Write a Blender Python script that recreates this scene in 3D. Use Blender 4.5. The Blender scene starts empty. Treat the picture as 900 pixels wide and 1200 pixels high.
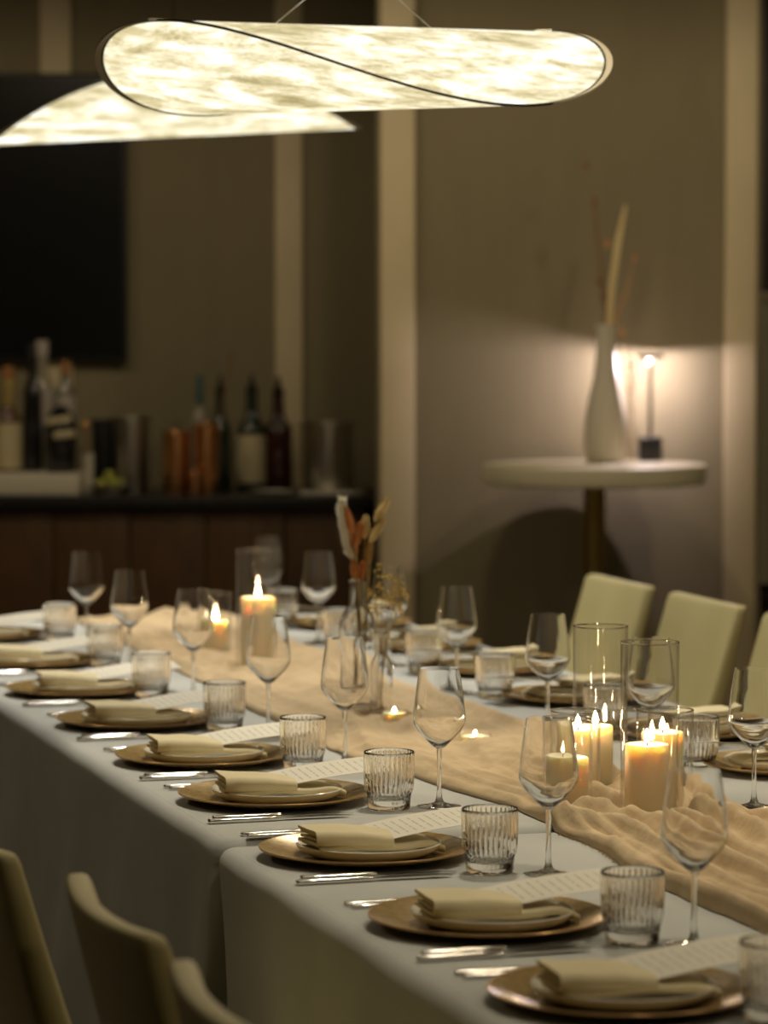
import bpy, bmesh, math, random
from mathutils import Vector, Matrix, noise
random.seed(7)
PI = math.pi
scene = bpy.context.scene
COL = scene.collection

# ------------------------------------------------------------------ camera, world, exposure
F_PX = 3870.0
cam_d = bpy.data.cameras.new('camera')
cam = bpy.data.objects.new('camera', cam_d); COL.objects.link(cam)
cam_d.sensor_fit = 'VERTICAL'; cam_d.sensor_height = 36.0
cam_d.lens = F_PX / 1200 * 36.0
cam.location = (0, 0, 1.515)
cam.rotation_euler = (PI/2 - math.atan(225 / F_PX), 0, 0)
cam_d.clip_start = 0.05
cam_d.dof.use_dof = True
cam_d.dof.focus_distance = 5.0
cam_d.dof.aperture_fstop = 4.4
scene.camera = cam

w = bpy.data.worlds.new('world'); scene.world = w; w.use_nodes = True
w.node_tree.nodes['Background'].inputs[0].default_value = (1.0, 0.8, 0.5, 1)
w.node_tree.nodes['Background'].inputs[1].default_value = 0.05

scene.view_settings.view_transform = 'Standard'
scene.view_settings.look = 'None'
scene.view_settings.exposure = 0.12
scene.view_settings.gamma = 1.0
scene.view_settings.use_curve_mapping = False
cy = scene.cycles
cy.use_denoising = True
cy.max_bounces = 14; cy.transmission_bounces = 12; cy.transparent_max_bounces = 24
cy.glossy_bounces = 6; cy.diffuse_bounces = 4
cy.sample_clamp_indirect = 3.0
cy.caustics_reflective = False; cy.caustics_refractive = True
cy.blur_glossy = 0.6

def spot(name, loc, target, energy, angle, blend, color, radius):
    l = bpy.data.lights.new(name, 'SPOT'); l.energy = energy; l.spot_size = math.radians(angle)
    l.spot_blend = blend; l.color = color; l.shadow_soft_size = radius
    o = bpy.data.objects.new(name, l); COL.objects.link(o); o.location = loc
    o.rotation_euler = (Vector(target) - Vector(loc)).to_track_quat('-Z', 'Y').to_euler()
    return o
CEIL = 3.05
# recessed ceiling downlights, two of them added as fill (fixtures are built with the ceiling below)
WARM = (1.0, 0.82, 0.54); COOL = (1.0, 0.95, 0.84)
DOWN = [  # x, y, energy, colour, beam angle, place
    (0.25, 5.6, 95, (1.0, 0.89, 0.68), 95, 'over the middle of the dining table'), (-0.25, 7.1, 125, COOL, 95, 'over the table between the pendants'),
    (-0.75, 8.6, 130, COOL, 95, 'over the far end of the table'), (0.75, 4.0, 46, (1.0, 0.86, 0.62), 95, 'over the near end of the table'),
    (1.9, 6.4, 40, WARM, 160, 'above the cream chairs'), (1.7, 9.0, 44, WARM, 174, 'in front of the round side table'),
    (0.3, 9.2, 34, WARM, 174, 'in front of the far wall corner'), (-1.2, 10.0, 30, WARM, 174, 'in front of the bar'),
    (-2.6, 10.0, 26, WARM, 174, 'in front of the television'), (2.4, 3.0, 36, WARM, 160, 'beside the right wall, near the camera'),
    (-2.6, 5.2, 34, WARM, 160, 'added as fill beside the left wall'), (0.9, 1.1, 28, WARM, 160, 'added as fill above the camera')]  # both added out of view: weak fill for the left drape and chair sides
for i, (x, y, e, c, ang, lb) in enumerate(DOWN):
    spot('downlight_lamp', (x, y, CEIL - 0.03), (x, y, 0), e, ang, 0.8 if ang < 170 else 0.3, c, 0.10)

# ------------------------------------------------------------------ table frame of reference
TH = math.radians(16.432)
ND = Vector((math.cos(TH), math.sin(TH), 0)); DD = Vector((-math.sin(TH), math.cos(TH), 0))
ORI = Vector((0.1319, 3.5562, 0))
TW = 1.29           # table width
T_NEAR, T_SEAM, T_FAR = -0.75, 1.325, 4.93
def W(t, n, z=0.0):
    p = ORI + DD*t + ND*n; return Vector((p.x, p.y, z))

# ------------------------------------------------------------------ mesh helpers
class MB:
    def __init__(s): s.v = []; s.f = []
    def add(s, vs, fs):
        b = len(s.v); s.v += [tuple(v) for v in vs]; s.f += [tuple(i + b for i in f) for f in fs]; return s
    def box(s, x0, x1, y0, y1, z0, z1):
        return s.add([(x0,y0,z0),(x1,y0,z0),(x1,y1,z0),(x0,y1,z0),(x0,y0,z1),(x1,y0,z1),(x1,y1,z1),(x0,y1,z1)],
                     [(0,3,2,1),(4,5,6,7),(0,1,5,4),(1,2,6,5),(2,3,7,6),(3,0,4,7)])
    def rbox(s, c, h, r, n=(1,1,1), warp=None):
        """rounded box, centre c, half sizes h, corner radius r, n inner cuts per axis"""
        ax = []
        for k in range(3):
            a = h[k]; rr = min(r, a*0.98)
            m = [-a + rr + (2*a - 2*rr)*i/n[k] for i in range(n[k]+1)]
            ax.append([-a, -a + rr*0.3] + m + [a - rr*0.3, a])
        key = {}; vs = []; fs = []
        def vid(i, j, k):
            q = (i, j, k)
            if q not in key:
                p = [ax[0][i], ax[1][j], ax[2][k]]
                inn = [max(-(h[m]-min(r,h[m]*0.98)), min(h[m]-min(r,h[m]*0.98), p[m])) for m in range(3)]
                d = [p[m]-inn[m] for m in range(3)]
                # a cubic distance keeps the faces flat and rounds the edges
                L = math.sqrt(sum(x*x for x in d)); mx = max(abs(x) for x in d)
                rr = [min(r, h[m]*0.98) for m in range(3)]
                if L > 1e-9:
                    e = [d[m]/rr[m] for m in range(3)]
                    Le = math.sqrt(sum(x*x for x in e)); me = max(abs(x) for x in e)
                    d = [d[m]*me/Le for m in range(3)]
                p = [inn[m]+d[m] for m in range(3)]
                if warp: p = warp(*p)
                key[q] = len(vs); vs.append((p[0]+c[0], p[1]+c[1], p[2]+c[2]))
            return key[q]
        N = [len(a)-1 for a in ax]
        for i in range(N[0]):
            for j in range(N[1]):
                fs.append((vid(i,j,0), vid(i,j+1,0), vid(i+1,j+1,0), vid(i+1,j,0)))
                fs.append((vid(i,j,N[2]), vid(i+1,j,N[2]), vid(i+1,j+1,N[2]), vid(i,j+1,N[2])))
        for i in range(N[0]):
            for k in range(N[2]):
                fs.append((vid(i,0,k), vid(i+1,0,k), vid(i+1,0,k+1), vid(i,0,k+1)))
                fs.append((vid(i,N[1],k), vid(i,N[1],k+1), vid(i+1,N[1],k+1), vid(i+1,N[1],k)))
        for j in range(N[1]):
            for k in range(N[2]):
                fs.append((vid(0,j,k), vid(0,j,k+1), vid(0,j+1,k+1), vid(0,j+1,k)))
                fs.append((vid(N[0],j,k), vid(N[0],j+1,k), vid(N[0],j+1,k+1), vid(N[0],j,k+1)))
        return s.add(vs, fs)
    def lathe(s, prof, seg=40, c=(0,0,0), rmod=None):
        vs = []; fs = []; rings = []
        for (r, z) in prof:
            if r < 1e-6:
                rings.append([len(vs)]); vs.append((c[0], c[1], c[2]+z))
            else:
                b = len(vs); rings.append(list(range(b, b+seg)))
                for i in range(seg):
                    a = 2*PI*i/seg; rr = r*(rmod(a, z) if rmod else 1)
                    vs.append((c[0]+rr*math.cos(a), c[1]+rr*math.sin(a), c[2]+z))
        for A, B in zip(rings, rings[1:]):
            for i in range(seg):
                j = (i+1) % seg
                if len(A) == 1 and len(B) == 1: continue
                if len(A) == 1: fs.append((A[0], B[j], B[i]))
                elif len(B) == 1: fs.append((A[i], A[j], B[0]))
                else: fs.append((A[i], A[j], B[j], B[i]))
        return s.add(vs, fs)
    def tube(s, path, r, seg=8, closed=False, caps=True):
        P = [Vector(p) for p in path]; n = len(P); vs = []; fs = []
        rad = r if isinstance(r, (list, tuple)) else [r]*n
        up = Vector((0,0,1)); prev = None
        for i in range(n):
            a = P[(i-1) % n] if (closed or i > 0) else P[0]
            b = P[(i+1) % n] if (closed or i < n-1) else P[-1]
            t = (b-a).normalized()
            if prev is None:
                u = t.cross(up); 
                if u.length < 1e-3: u = t.cross(Vector((1,0,0)))
                u.normalize()
            else:
                u = (prev - t*prev.dot(t)).normalized()
            prev = u; v = t.cross(u)
            for k in range(seg):
                g = 2*PI*k/seg; vs.append(P[i] + (u*math.cos(g) + v*math.sin(g))*rad[i])
        m = n if closed else n-1
        for i in range(m):
            for k in range(seg):
                A = i*seg + k; B = i*seg + (k+1) % seg; i2 = (i+1) % n
                fs.append((A, B, i2*seg + (k+1) % seg, i2*seg + k))
        if caps and not closed:
            fs.append(tuple(range(seg-1, -1, -1))); fs.append(tuple((n-1)*seg + k for k in range(seg)))
        return s.add(vs, fs)
    def strip(s, path, th, y0, y1, ny=6, warp=None):
        """a thin sheet whose cross-section follows path in x,z, extruded along y"""
        P = [Vector((p[0], 0, p[1])) for p in path]; n = len(P)
        up = []; dn = []
        for i in range(n):
            t = (P[min(i+1, n-1)] - P[max(i-1, 0)]).normalized(); nr = Vector((-t.z, 0, t.x))
            up.append(P[i] + nr*th/2); dn.append(P[i] - nr*th/2)
        loop = up + dn[::-1]; m = len(loop); vs = []; fs = []
        for j in range(ny+1):
            y = y0 + (y1-y0)*j/ny
            for q in loop:
                p = (q.x, y, q.z); vs.append(warp(*p) if warp else p)
        for j in range(ny):
            for k in range(m):
                k2 = (k+1) % m
                fs.append((j*m+k, j*m+k2, (j+1)*m+k2, (j+1)*m+k))
        for i in range(n-1):
            fs.append((i, i+1, m-2-i, m-1-i))
            b = ny*m; fs.append((b+m-1-i, b+m-2-i, b+i+1, b+i))
        return s.add(vs, fs)
    def mesh(s, name, smooth=True, angle=None):
        me = bpy.data.meshes.new(name); me.from_pydata(s.v, [], s.f); me.update()
        bm = bmesh.new(); bm.from_mesh(me); bmesh.ops.remove_doubles(bm, verts=bm.verts, dist=1e-6); bmesh.ops.recalc_face_normals(bm, faces=bm.faces); bm.to_mesh(me); bm.free()
        if smooth:
            me.polygons.foreach_set('use_smooth', [True]*len(me.polygons))
            if angle is not None: me.set_sharp_from_angle(angle=math.radians(angle))
        return me
    def build(s, name, m, parent=None, smooth=True, angle=40, loc=None):
        me = s.mesh(name, smooth, angle); me.materials.append(m)
        o = bpy.data.objects.new(name, me); COL.objects.link(o)
        if parent: o.parent = parent
        if loc is not None: o.location = loc
        return o

def tag(o, label=None, cat=None, group=None, kind=None):
    if label: o['label'] = label
    if cat: o['category'] = cat
    if group: o['group'] = group
    if kind: o['kind'] = kind
    return o
def empty(name, loc=(0,0,0), rz=0.0):
    o = bpy.data.objects.new(name, None); COL.objects.link(o); o.location = loc; o.rotation_euler = (0,0,rz)
    o.empty_display_size = 0.05
    return o
def kids(o): return [c for c in COL.objects if c.parent == o]
KID = {}
def copy_tree(o, parent=None):
    c = o.copy(); COL.objects.link(c); c.parent = parent
    for ch in KID.get(o.name) or kids(o): copy_tree(ch, c)
    return c
def struct(o): o['kind'] = 'structure'; return o

# ------------------------------------------------------------------ materials
def mat(name, base=(0.5,0.5,0.5), rough=0.5, metal=0.0, **k):
    m = bpy.data.materials.new(name); m.use_nodes = True
    b = m.node_tree.nodes['Principled BSDF']
    b.inputs['Base Color'].default_value = (*base, 1); b.inputs['Roughness'].default_value = rough
    b.inputs['Metallic'].default_value = metal
    for kk, v in k.items():
        b.inputs[kk.replace('_', ' ')].default_value = v
    return m
def nodes(m): return m.node_tree.nodes, m.node_tree.links, m.node_tree.nodes['Principled BSDF']
def coords(m, scale=(1,1,1), rot=(0,0,0)):
    N, L, b = nodes(m)
    tc = N.new('ShaderNodeTexCoord'); mp = N.new('ShaderNodeMapping')
    mp.inputs['Scale'].default_value = scale; mp.inputs['Rotation'].default_value = rot
    L.new(tc.outputs['Object'], mp.inputs['Vector']); return mp.outputs['Vector']
def vary(m, c1, c2, scale=8, detail=4, vec=(1,1,1), rough=None):
    N, L, b = nodes(m)
    t = N.new('ShaderNodeTexNoise'); t.inputs['Scale'].default_value = scale; t.inputs['Detail'].default_value = detail
    L.new(coords(m, vec), t.inputs['Vector'])
    r = N.new('ShaderNodeValToRGB'); r.color_ramp.elements[0].position = 0.32; r.color_ramp.elements[1].position = 0.68
    r.color_ramp.elements[0].color = (*c1, 1); r.color_ramp.elements[1].color = (*c2, 1)
    L.new(t.outputs['Fac'], r.inputs['Fac']); L.new(r.outputs['Color'], b.inputs['Base Color'])
    return t
def bump(m, scale, strength, dist=0.002, vec=(1,1,1), kind='noise', detail=3):
    N, L, b = nodes(m)
    if kind == 'noise':
        t = N.new('ShaderNodeTexNoise'); t.inputs['Detail'].default_value = detail; out = 'Fac'
    else:
        t = N.new('ShaderNodeTexVoronoi'); out = 'Distance'
    t.inputs['Scale'].default_value = scale; L.new(coords(m, vec), t.inputs['Vector'])
    bp = N.new('ShaderNodeBump'); bp.inputs['Strength'].default_value = strength; bp.inputs['Distance'].default_value = dist
    L.new(t.outputs[out], bp.inputs['Height']); L.new(bp.outputs['Normal'], b.inputs['Normal'])
def weave(m, fx, fy, strength, dist=0.0006, axes=('X','Y')):
    N, L, b = nodes(m); v = coords(m)
    hs = []
    for ax, f in zip(axes, (fx, fy)):
        wv = N.new('ShaderNodeTexWave'); wv.bands_direction = ax; wv.inputs['Scale'].default_value = f
        wv.inputs['Distortion'].default_value = 1.2; wv.inputs['Detail'].default_value = 2; wv.inputs['Detail Scale'].default_value = 2
        L.new(v, wv.inputs['Vector']); hs.append(wv.outputs['Fac'])
    ad = N.new('ShaderNodeMath'); ad.operation = 'ADD'; L.new(hs[0], ad.inputs[0]); L.new(hs[1], ad.inputs[1])
    bp = N.new('ShaderNodeBump'); bp.inputs['Strength'].default_value = strength; bp.inputs['Distance'].default_value = dist
    L.new(ad.outputs[0], bp.inputs['Height']); L.new(bp.outputs['Normal'], b.inputs['Normal'])

M = {}
M['cloth'] = mat('linen_cloth', rough=0.92); vary(M['cloth'], (0.46,0.467,0.445), (0.53,0.538,0.512), 5, 6); bump(M['cloth'], 700, 0.35, 0.0012, detail=2)
M['runner'] = mat('gauze_runner', rough=0.95); vary(M['runner'], (0.52,0.385,0.225), (0.64,0.49,0.30), 18, 6); bump(M['runner'], 60, 0.5, 0.004, (1,1,1), detail=6)
M['napkin'] = mat('napkin_linen', rough=0.9); vary(M['napkin'], (0.70,0.61,0.39), (0.76,0.665,0.435), 14, 5); bump(M['napkin'], 70, 0.25, 0.003, detail=5)
M['plate'] = mat('white_glaze', (0.72,0.68,0.57), 0.12); bump(M['plate'], 12, 0.05)
M['charger'] = mat('amber_glaze', rough=0.2, metal=0.25); vary(M['charger'], (0.30,0.195,0.068), (0.43,0.295,0.115), 90, 6); bump(M['charger'], 140, 0.15, 0.001)
M['rim'] = mat('copper_rim', (0.55,0.33,0.14), 0.28, 0.6)
M['steel'] = mat('polished_steel', (0.78,0.76,0.72), 0.16, 1.0); bump(M['steel'], 200, 0.02, 0.0003)
M['glass'] = mat('clear_glass', (1,1,1), 0.0, 0.0, Transmission_Weight=1.0, IOR=1.47)
M['tglass'] = mat('tumbler_glass', (1.0,0.99,0.975), 0.0, 0.0, Transmission_Weight=1.0, IOR=1.47)
def thin_glass(name, tint=(0.985,0.98,0.97), edge=0.75):
    m = bpy.data.materials.new(name); m.use_nodes = True; N = m.node_tree.nodes; L = m.node_tree.links
    N.remove(N['Principled BSDF'])
    tr = N.new('ShaderNodeBsdfTransparent'); gl = N.new('ShaderNodeBsdfGlossy'); gl.inputs['Roughness'].default_value = 0.02
    lw = N.new('ShaderNodeLayerWeight'); lw.inputs['Blend'].default_value = 0.5
    rp = N.new('ShaderNodeValToRGB'); rp.color_ramp.elements[0].color = (*tint,1); rp.color_ramp.elements[0].position = 0.80
    rp.color_ramp.elements[1].color = (0.74,0.70,0.64,1); rp.color_ramp.elements[1].position = 1.0
    L.new(lw.outputs['Facing'], rp.inputs['Fac']); L.new(rp.outputs['Color'], tr.inputs['Color'])
    pw = N.new('ShaderNodeMath'); pw.operation = 'POWER'; L.new(lw.outputs['Facing'], pw.inputs[0]); pw.inputs[1].default_value = 5.0
    fr = N.new('ShaderNodeMath'); fr.operation = 'MULTIPLY_ADD'; L.new(pw.outputs[0], fr.inputs[0]); fr.inputs[1].default_value = 0.8; fr.inputs[2].default_value = 0.04
    mx = N.new('ShaderNodeMixShader'); L.new(fr.outputs[0], mx.inputs[0]); L.new(tr.outputs[0], mx.inputs[1]); L.new(gl.outputs[0], mx.inputs[2])
    L.new(mx.outputs[0], N['Material Output'].inputs['Surface']); return m
M['hurricane'] = thin_glass('hurricane_glass')
M['wax'] = mat('ivory_wax', (0.90,0.80,0.58), 0.45, 0.0, Subsurface_Weight=1.0, Subsurface_Radius=(0.026,0.020,0.0135), Subsurface_Scale=1.0)
bump(M['wax'], 25, 0.08, 0.002)
M['wick'] = mat('burnt_wick', (0.02,0.015,0.01), 0.9); bump(M['wick'], 200, 0.2)
M['leather'] = mat('cream_leather', rough=0.5); vary(M['leather'], (0.47,0.41,0.20), (0.52,0.455,0.23), 6, 3); bump(M['leather'], 160, 0.12, 0.001, kind='voronoi')
M['dark_wood'] = mat('dark_chair_wood', rough=0.4); vary(M['dark_wood'], (0.03,0.018,0.01), (0.06,0.035,0.018), 12, 5, (8,8,1))
M['wall'] = mat('woven_wallcovering', rough=0.95); vary(M['wall'], (0.250,0.212,0.130), (0.270,0.229,0.142), 3, 8, (5,5,1)); weave(M['wall'], 40, 40, 0.6, 0.001, ('X','Z'))
M['trim'] = mat('cream_paint', rough=0.6); vary(M['trim'], (0.64,0.54,0.35), (0.69,0.58,0.38), 4, 3)
M['ceiling'] = mat('ceiling_paint', rough=0.95); vary(M['ceiling'], (0.34,0.31,0.26), (0.38,0.35,0.29), 3, 3)
M['floor'] = mat('brown_carpet', rough=1.0); vary(M['floor'], (0.06,0.048,0.035), (0.09,0.07,0.05), 60, 4); bump(M['floor'], 300, 0.5, 0.004)
M['tv'] = mat('black_screen', (0.006,0.006,0.006), 0.25); bump(M['tv'], 2, 0.01)
M['tvframe'] = mat('black_bezel', (0.012,0.012,0.012), 0.5); bump(M['tvframe'], 100, 0.02)
M['walnut'] = mat('walnut_veneer', rough=0.5); vary(M['walnut'], (0.06,0.026,0.007), (0.10,0.046,0.013), 9, 6, (5,5,0.6))
M['stone'] = mat('black_stone', rough=0.3); vary(M['stone'], (0.008,0.008,0.008), (0.02,0.018,0.016), 40, 5)
M['black'] = mat('matt_black', (0.012,0.012,0.012), 0.5); bump(M['black'], 100, 0.05)
M['white'] = mat('white_enamel', (0.62,0.57,0.46), 0.5); bump(M['white'], 30, 0.04)
M['tabletop'] = mat('cream_laminate', rough=0.4); vary(M['tabletop'], (0.52,0.47,0.33), (0.57,0.52,0.37), 5, 3)
M['brass'] = mat('aged_brass', (0.35,0.26,0.09), 0.35, 1.0); bump(M['brass'], 60, 0.05)
M['copper'] = mat('hammered_copper', (0.88,0.44,0.19), 0.26, 1.0); bump(M['copper'], 60, 0.15, 0.002, kind='voronoi')
M['bucket'] = mat('brushed_steel', (0.56,0.53,0.46), 0.3, 1.0); bump(M['bucket'], 40, 0.05, 0.001, (1,1,20))
M['lime'] = mat('lime_peel', rough=0.45); vary(M['lime'], (0.25,0.32,0.04), (0.45,0.42,0.07), 20, 3); bump(M['lime'], 80, 0.2, 0.001)
M['silver_paper'] = mat('silver_tray', (0.55,0.52,0.45), 0.35, 0.6); bump(M['silver_paper'], 60, 0.05)
def liquid(name, col, rough=0.05):
    m = mat(name, col, rough, 0.0, Coat_Weight=0.6); bump(m, 20, 0.02); return m
M['lamp_wire'] = mat('dark_bronze_wire', (0.05,0.042,0.03), 0.35, 0.9); bump(M['lamp_wire'], 100, 0.05)

M['film_edge'] = mat('film_edge', (0.34,0.29,0.20), 0.5); bump(M['film_edge'], 80, 0.05)
def emit(name, col, s):
    m = bpy.data.materials.new(name); m.use_nodes = True; N = m.node_tree.nodes; L = m.node_tree.links
    N.remove(N['Principled BSDF']); e = N.new('ShaderNodeEmission'); e.inputs[0].default_value = (*col,1); e.inputs[1].default_value = s
    L.new(e.outputs[0], N['Material Output'].inputs['Surface']); return m
M['flame'] = emit('candle_flame', (1.0,0.72,0.40), 240.0)
M['teaflame'] = emit('tealight_flame', (1.0,0.72,0.40), 160.0)
M['led'] = emit('led_disc', (1.0,0.86,0.76), 5.0)
M['downled'] = emit('downlight_lens', (1.0,0.88,0.66), 4.0)

def shade_material(rot):
    m = bpy.data.materials.new('fibre_film'); m.use_nodes = True; N = m.node_tree.nodes; L = m.node_tree.links
    N.remove(N['Principled BSDF'])
    tc = N.new('ShaderNodeTexCoord'); mp = N.new('ShaderNodeMapping')
    mp.inputs['Scale'].default_value = (5.5, 13.0, 27.0); mp.inputs['Rotation'].default_value = (0, rot, 0)
    L.new(tc.outputs['Object'], mp.inputs['Vector'])
    n1 = N.new('ShaderNodeTexNoise'); n1.inputs['Scale'].default_value = 1.4; n1.inputs['Detail'].default_value = 9; n1.inputs['Roughness'].default_value = 0.68
    n1.inputs['Distortion'].default_value = 0.35
    L.new(mp.outputs[0], n1.inputs['Vector'])
    r = N.new('ShaderNodeValToRGB'); e = r.color_ramp.elements
    e[0].position = 0.30; e[0].color = (0.36,0.29,0.13,1); e[1].position = 0.69; e[1].color = (1.55,1.6,1.6,1)
    x = e.new(0.42); x.color = (0.66,0.56,0.31,1); x = e.new(0.54); x.color = (1.02,0.93,0.66,1)
    L.new(n1.outputs['Fac'], r.inputs['Fac'])
    em = N.new('ShaderNodeEmission'); em.inputs[1].default_value = 1.08
    L.new(r.outputs['Color'], em.inputs[0]); L.new(em.outputs[0], N['Material Output'].inputs['Surface']); return m

# ------------------------------------------------------------------ the room
ZW, ZA = 11.07, 12.2             # far wall, alcove wall
RX0, RX1, RY0 = -4.2, 3.4, -1.6
XR = -0.025                     # the corner where the alcove starts
struct(MB().box(RX0-.1, RX1+.1, RY0-.1, 13.2, -0.1, 0).build('floor', M['floor'], smooth=False))
struct(MB().box(RX0-.1, RX1+.1, RY0-.1, 13.2, CEIL, CEIL+.1).build('ceiling', M['ceiling'], smooth=False))
struct(MB().box(XR, 1.262, ZW, ZW+.12, 0, CEIL).build('wall_far', M['wall'], smooth=False))
struct(MB().box(RX0, XR, ZA, ZA+.1, 0, CEIL).build('wall_alcove', M['wall'], smooth=False))
struct(MB().box(XR, XR+.1, ZW+.12, ZA, 0, CEIL).build('wall_return', M['wall'], smooth=False))
struct(MB().box(RX0-.1, RX0, RY0, 13.1, 0, CEIL).build('wall_left', M['wall'], smooth=False))
struct(MB().box(RX1, RX1+.1, RY0, 13.1, 0, CEIL).build('wall_right', M['wall'], smooth=False))
struct(MB().box(RX0, RX1, RY0-.1, RY0, 0, CEIL).build('wall_rear', M['wall'], smooth=False))
struct(MB().box(1.20, RX1, 12.05, 12.15, 0, CEIL).build('wall_niche', M['dark_wood'], smooth=False))
def trim(i, u0, u1, yw):
    x0 = (u0-450)*yw/F_PX; x1 = (u1-450)*yw/F_PX
    struct(MB().rbox(((x0+x1)/2, yw-0.011, CEIL/2), ((x1-x0)/2, 0.011, CEIL/2), 0.004).build('trim_%d' % i, M['trim']))
trim(1, 446, 486, ZW); trim(2, 848, 885, ZW); trim(3, 323, 355, ZA); trim(4, 50, 86, ZA)
# panelled door in the niche past the far wall: dark head, pale rail, grey panel and a slatted foot
dz = 11.95; dx0, dx1 = 1.27, 2.20
door = struct(empty('door_1', (dx0, dz, 0)))
MB().box(0, dx1-dx0, 0, .04, 1.60, 2.3).build('head_panel', M['dark_wood'], door, smooth=False)
MB().rbox(((dx1-dx0)/2, 0, 1.60), ((dx1-dx0)/2, .03, .015), .005).build('rail', M['trim'], door)
MB().box(0, dx1-dx0, 0, .04, .56, 1.585).build('lower_panel', M['tabletop'], door, smooth=False)
for i in range(9):
    MB().box(0, dx1-dx0, -.005, .03, .05+i*.056, .085+i*.056).build('slat', M['dark_wood'], door, smooth=False)
for x, y, e, c, ang, lb in DOWN:
    o = empty('ceiling_downlight', (x, y, CEIL))
    MB().lathe([(.055,-.004),(.075,-.008),(.082,-.004),(.082,0),(.055,0),(.055,-.004)], 24).build('bezel', M['white'], o)
    MB().lathe([(0,-.002),(.055,-.002)], 24).build('lens', M['downled'], o)
    tag(o, 'small round recessed ceiling downlight ' + lb, 'ceiling light', 'recessed downlights')

# ------------------------------------------------------------------ dining tables and cloths
def table(t0, t1, ztop, label):
    root = empty('dining_table', W((t0+t1)/2, TW/2), TH)
    hl = (t1-t0)/2 - .022; hw = TW/2 - .022
    MB().rbox((0,0,ztop-.012), (hw, hl, .012), .004).build('table_top', M['walnut'], root)
    for sx in (-1,1):
        for sy in (-1,1):
            MB().rbox((sx*(hw-.12), sy*(hl-.15), (ztop-.024)/2), (.03,.03,(ztop-.024)/2), .006).build('leg', M['black'], root)
    tag(root, label, 'table', 'joined dining tables')
ZN, ZF = 0.742, 0.750
table(T_NEAR, T_SEAM, ZN-.003, 'near dining table hidden under the pale cloth')
table(T_SEAM, T_FAR, ZF-.003, 'far dining table hidden under the pale cloth, below the hanging lamps')

def tablecloth(t0, t1, ztop, label, skew_far=0.0, seed=1):
    """perimeter-swept cloth: flat top, rounded edge, falling sides with folds"""
    L = t1-t0; hw = TW/2; hl = L/2; drop = ztop-0.03
    # perimeter samples (corner radius small), with outward normal
    pts = []; step = 0.018; rc = 0.025
    def line(a, b):
        n = max(2, int((Vector(b)-Vector(a)).length/step)); return [(a[0]+(b[0]-a[0])*i/n, a[1]+(b[1]-a[1])*i/n) for i in range(n)]
    x, y = hw-rc, hl-rc
    segs = [((-hw,-y),(-hw,y),(-1,0)), None, ((-x,hl),(x,hl),(0,1)), None, ((hw,y),(hw,-y),(1,0)), None, ((x,-hl),(-x,-hl),(0,-1)), None]
    cor = [(-x,y,PI,PI/2), (x,y,PI/2,0), (x,-y,0,-PI/2), (-x,-y,-PI/2,-PI)]
    for i in range(4):
        a, b, nn = segs[2*i]
        for p in line(a, b): pts.append((p[0], p[1], nn[0], nn[1], 0))
        cx, cy_, a0, a1 = cor[i]
        for k in range(7):
            g = a0 + (a1-a0)*k/7; pts.append((cx+rc*math.cos(g), cy_+rc*math.sin(g), math.cos(g), math.sin(g), 1))
    n = len(pts); arc = [0]
    for i in range(1, n): arc.append(arc[-1] + math.hypot(pts[i][0]-pts[i-1][0], pts[i][1]-pts[i-1][1]))
    mb = MB(); vs = []; fs = []
    RE = .026; depths = [RE*(1-math.cos(math.radians(9*a))) for a in range(11)] + [.035, .05, .08, .13, .19, .26, .34, .43, .53, .63, drop]
    rings = len(depths)
    for k, dp in enumerate(depths):
        for i, (px, py, nx, ny, cflag) in enumerate(pts):
            off = -.014 + RE*math.sin(math.radians(9*min(k, 10))); z = ztop - dp; s = arc[i]
            g = max(0, min(1, (dp-.02)/.45)); off += .003*noise.noise(Vector((s*5, seed, 2)))*min(1, dp/.02)
            # distance to the nearest corner strengthens the fold there
            dc = min(math.hypot(abs(px)-hw, abs(py)-hl), .6)
            f = .5+.5*math.sin(s*11 + 2.2*noise.noise(Vector((s*1.3, seed, 0))) + seed)
            f = f**1.6
            amp = .024 + .036*noise.noise(Vector((s*.8, seed+5, 1)))**2*4 + .05*max(0, 1-dc/.35)
            off += g*amp*f + g*.012
            tx, ty = -ny, nx
            drift = .02*g*noise.noise(Vector((s*2, dp*2, seed)))
            X = px + nx*off + tx*drift; Y = py + ny*off + ty*drift
            if abs(ny) > .5 and dp > .03:      # the ends hang between or beyond the tables
                Y = py + math.copysign(min(abs(ny*off), .02), ny) - (math.copysign(.004, ny) if True else 0)
            if skew_far and py > 0 and dp > 0:
                wgt = max(0, 1-(hl-py)/.5); Y -= skew_far*wgt*(1-math.exp(-dp/.25))
            vs.append((X, Y, z))
    for k in range(rings-1):
        for i in range(n):
            j = (i+1) % n; fs.append((k*n+i, k*n+j, (k+1)*n+j, (k+1)*n+i))
    mb.add(vs, fs)
    # flat top
    gx, gy = 26, int(L/.05); tv = []; tf = []
    for a in range(gy+1):
        for b in range(gx+1):
            X = -(hw-.0142)+(2*hw-.0284)*b/gx; Y = -(hl-.0142)+(2*hl-.0284)*a/gy
            e = min(hw-.0142-abs(X), hl-.0142-abs(Y)); wv = min(1, e/.05)
            tv.append((X, Y, ztop + .0008*wv*noise.noise(Vector((X*5, Y*5, seed)))))
    for a in range(gy):
        for b in range(gx):
            q = a*(gx+1)+b; tf.append((q, q+1, q+gx+2, q+gx+1))
    mb.add(tv, tf)
    o = mb.build('tablecloth', M['cloth'], angle=70); o.location = W((t0+t1)/2, TW/2); o.rotation_euler = (0,0,TH)
    tag(o, label, 'tablecloth', 'pale tablecloths')
    return o
tablecloth(T_NEAR, T_SEAM-.008, ZN, 'pale grey cloth over the near table, its edge tucked by the seam', .22, 3)
tablecloth(T_SEAM+.004, T_FAR, ZF, 'pale grey cloth over the far table, under the two hanging lamps', 0, 9)
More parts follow.
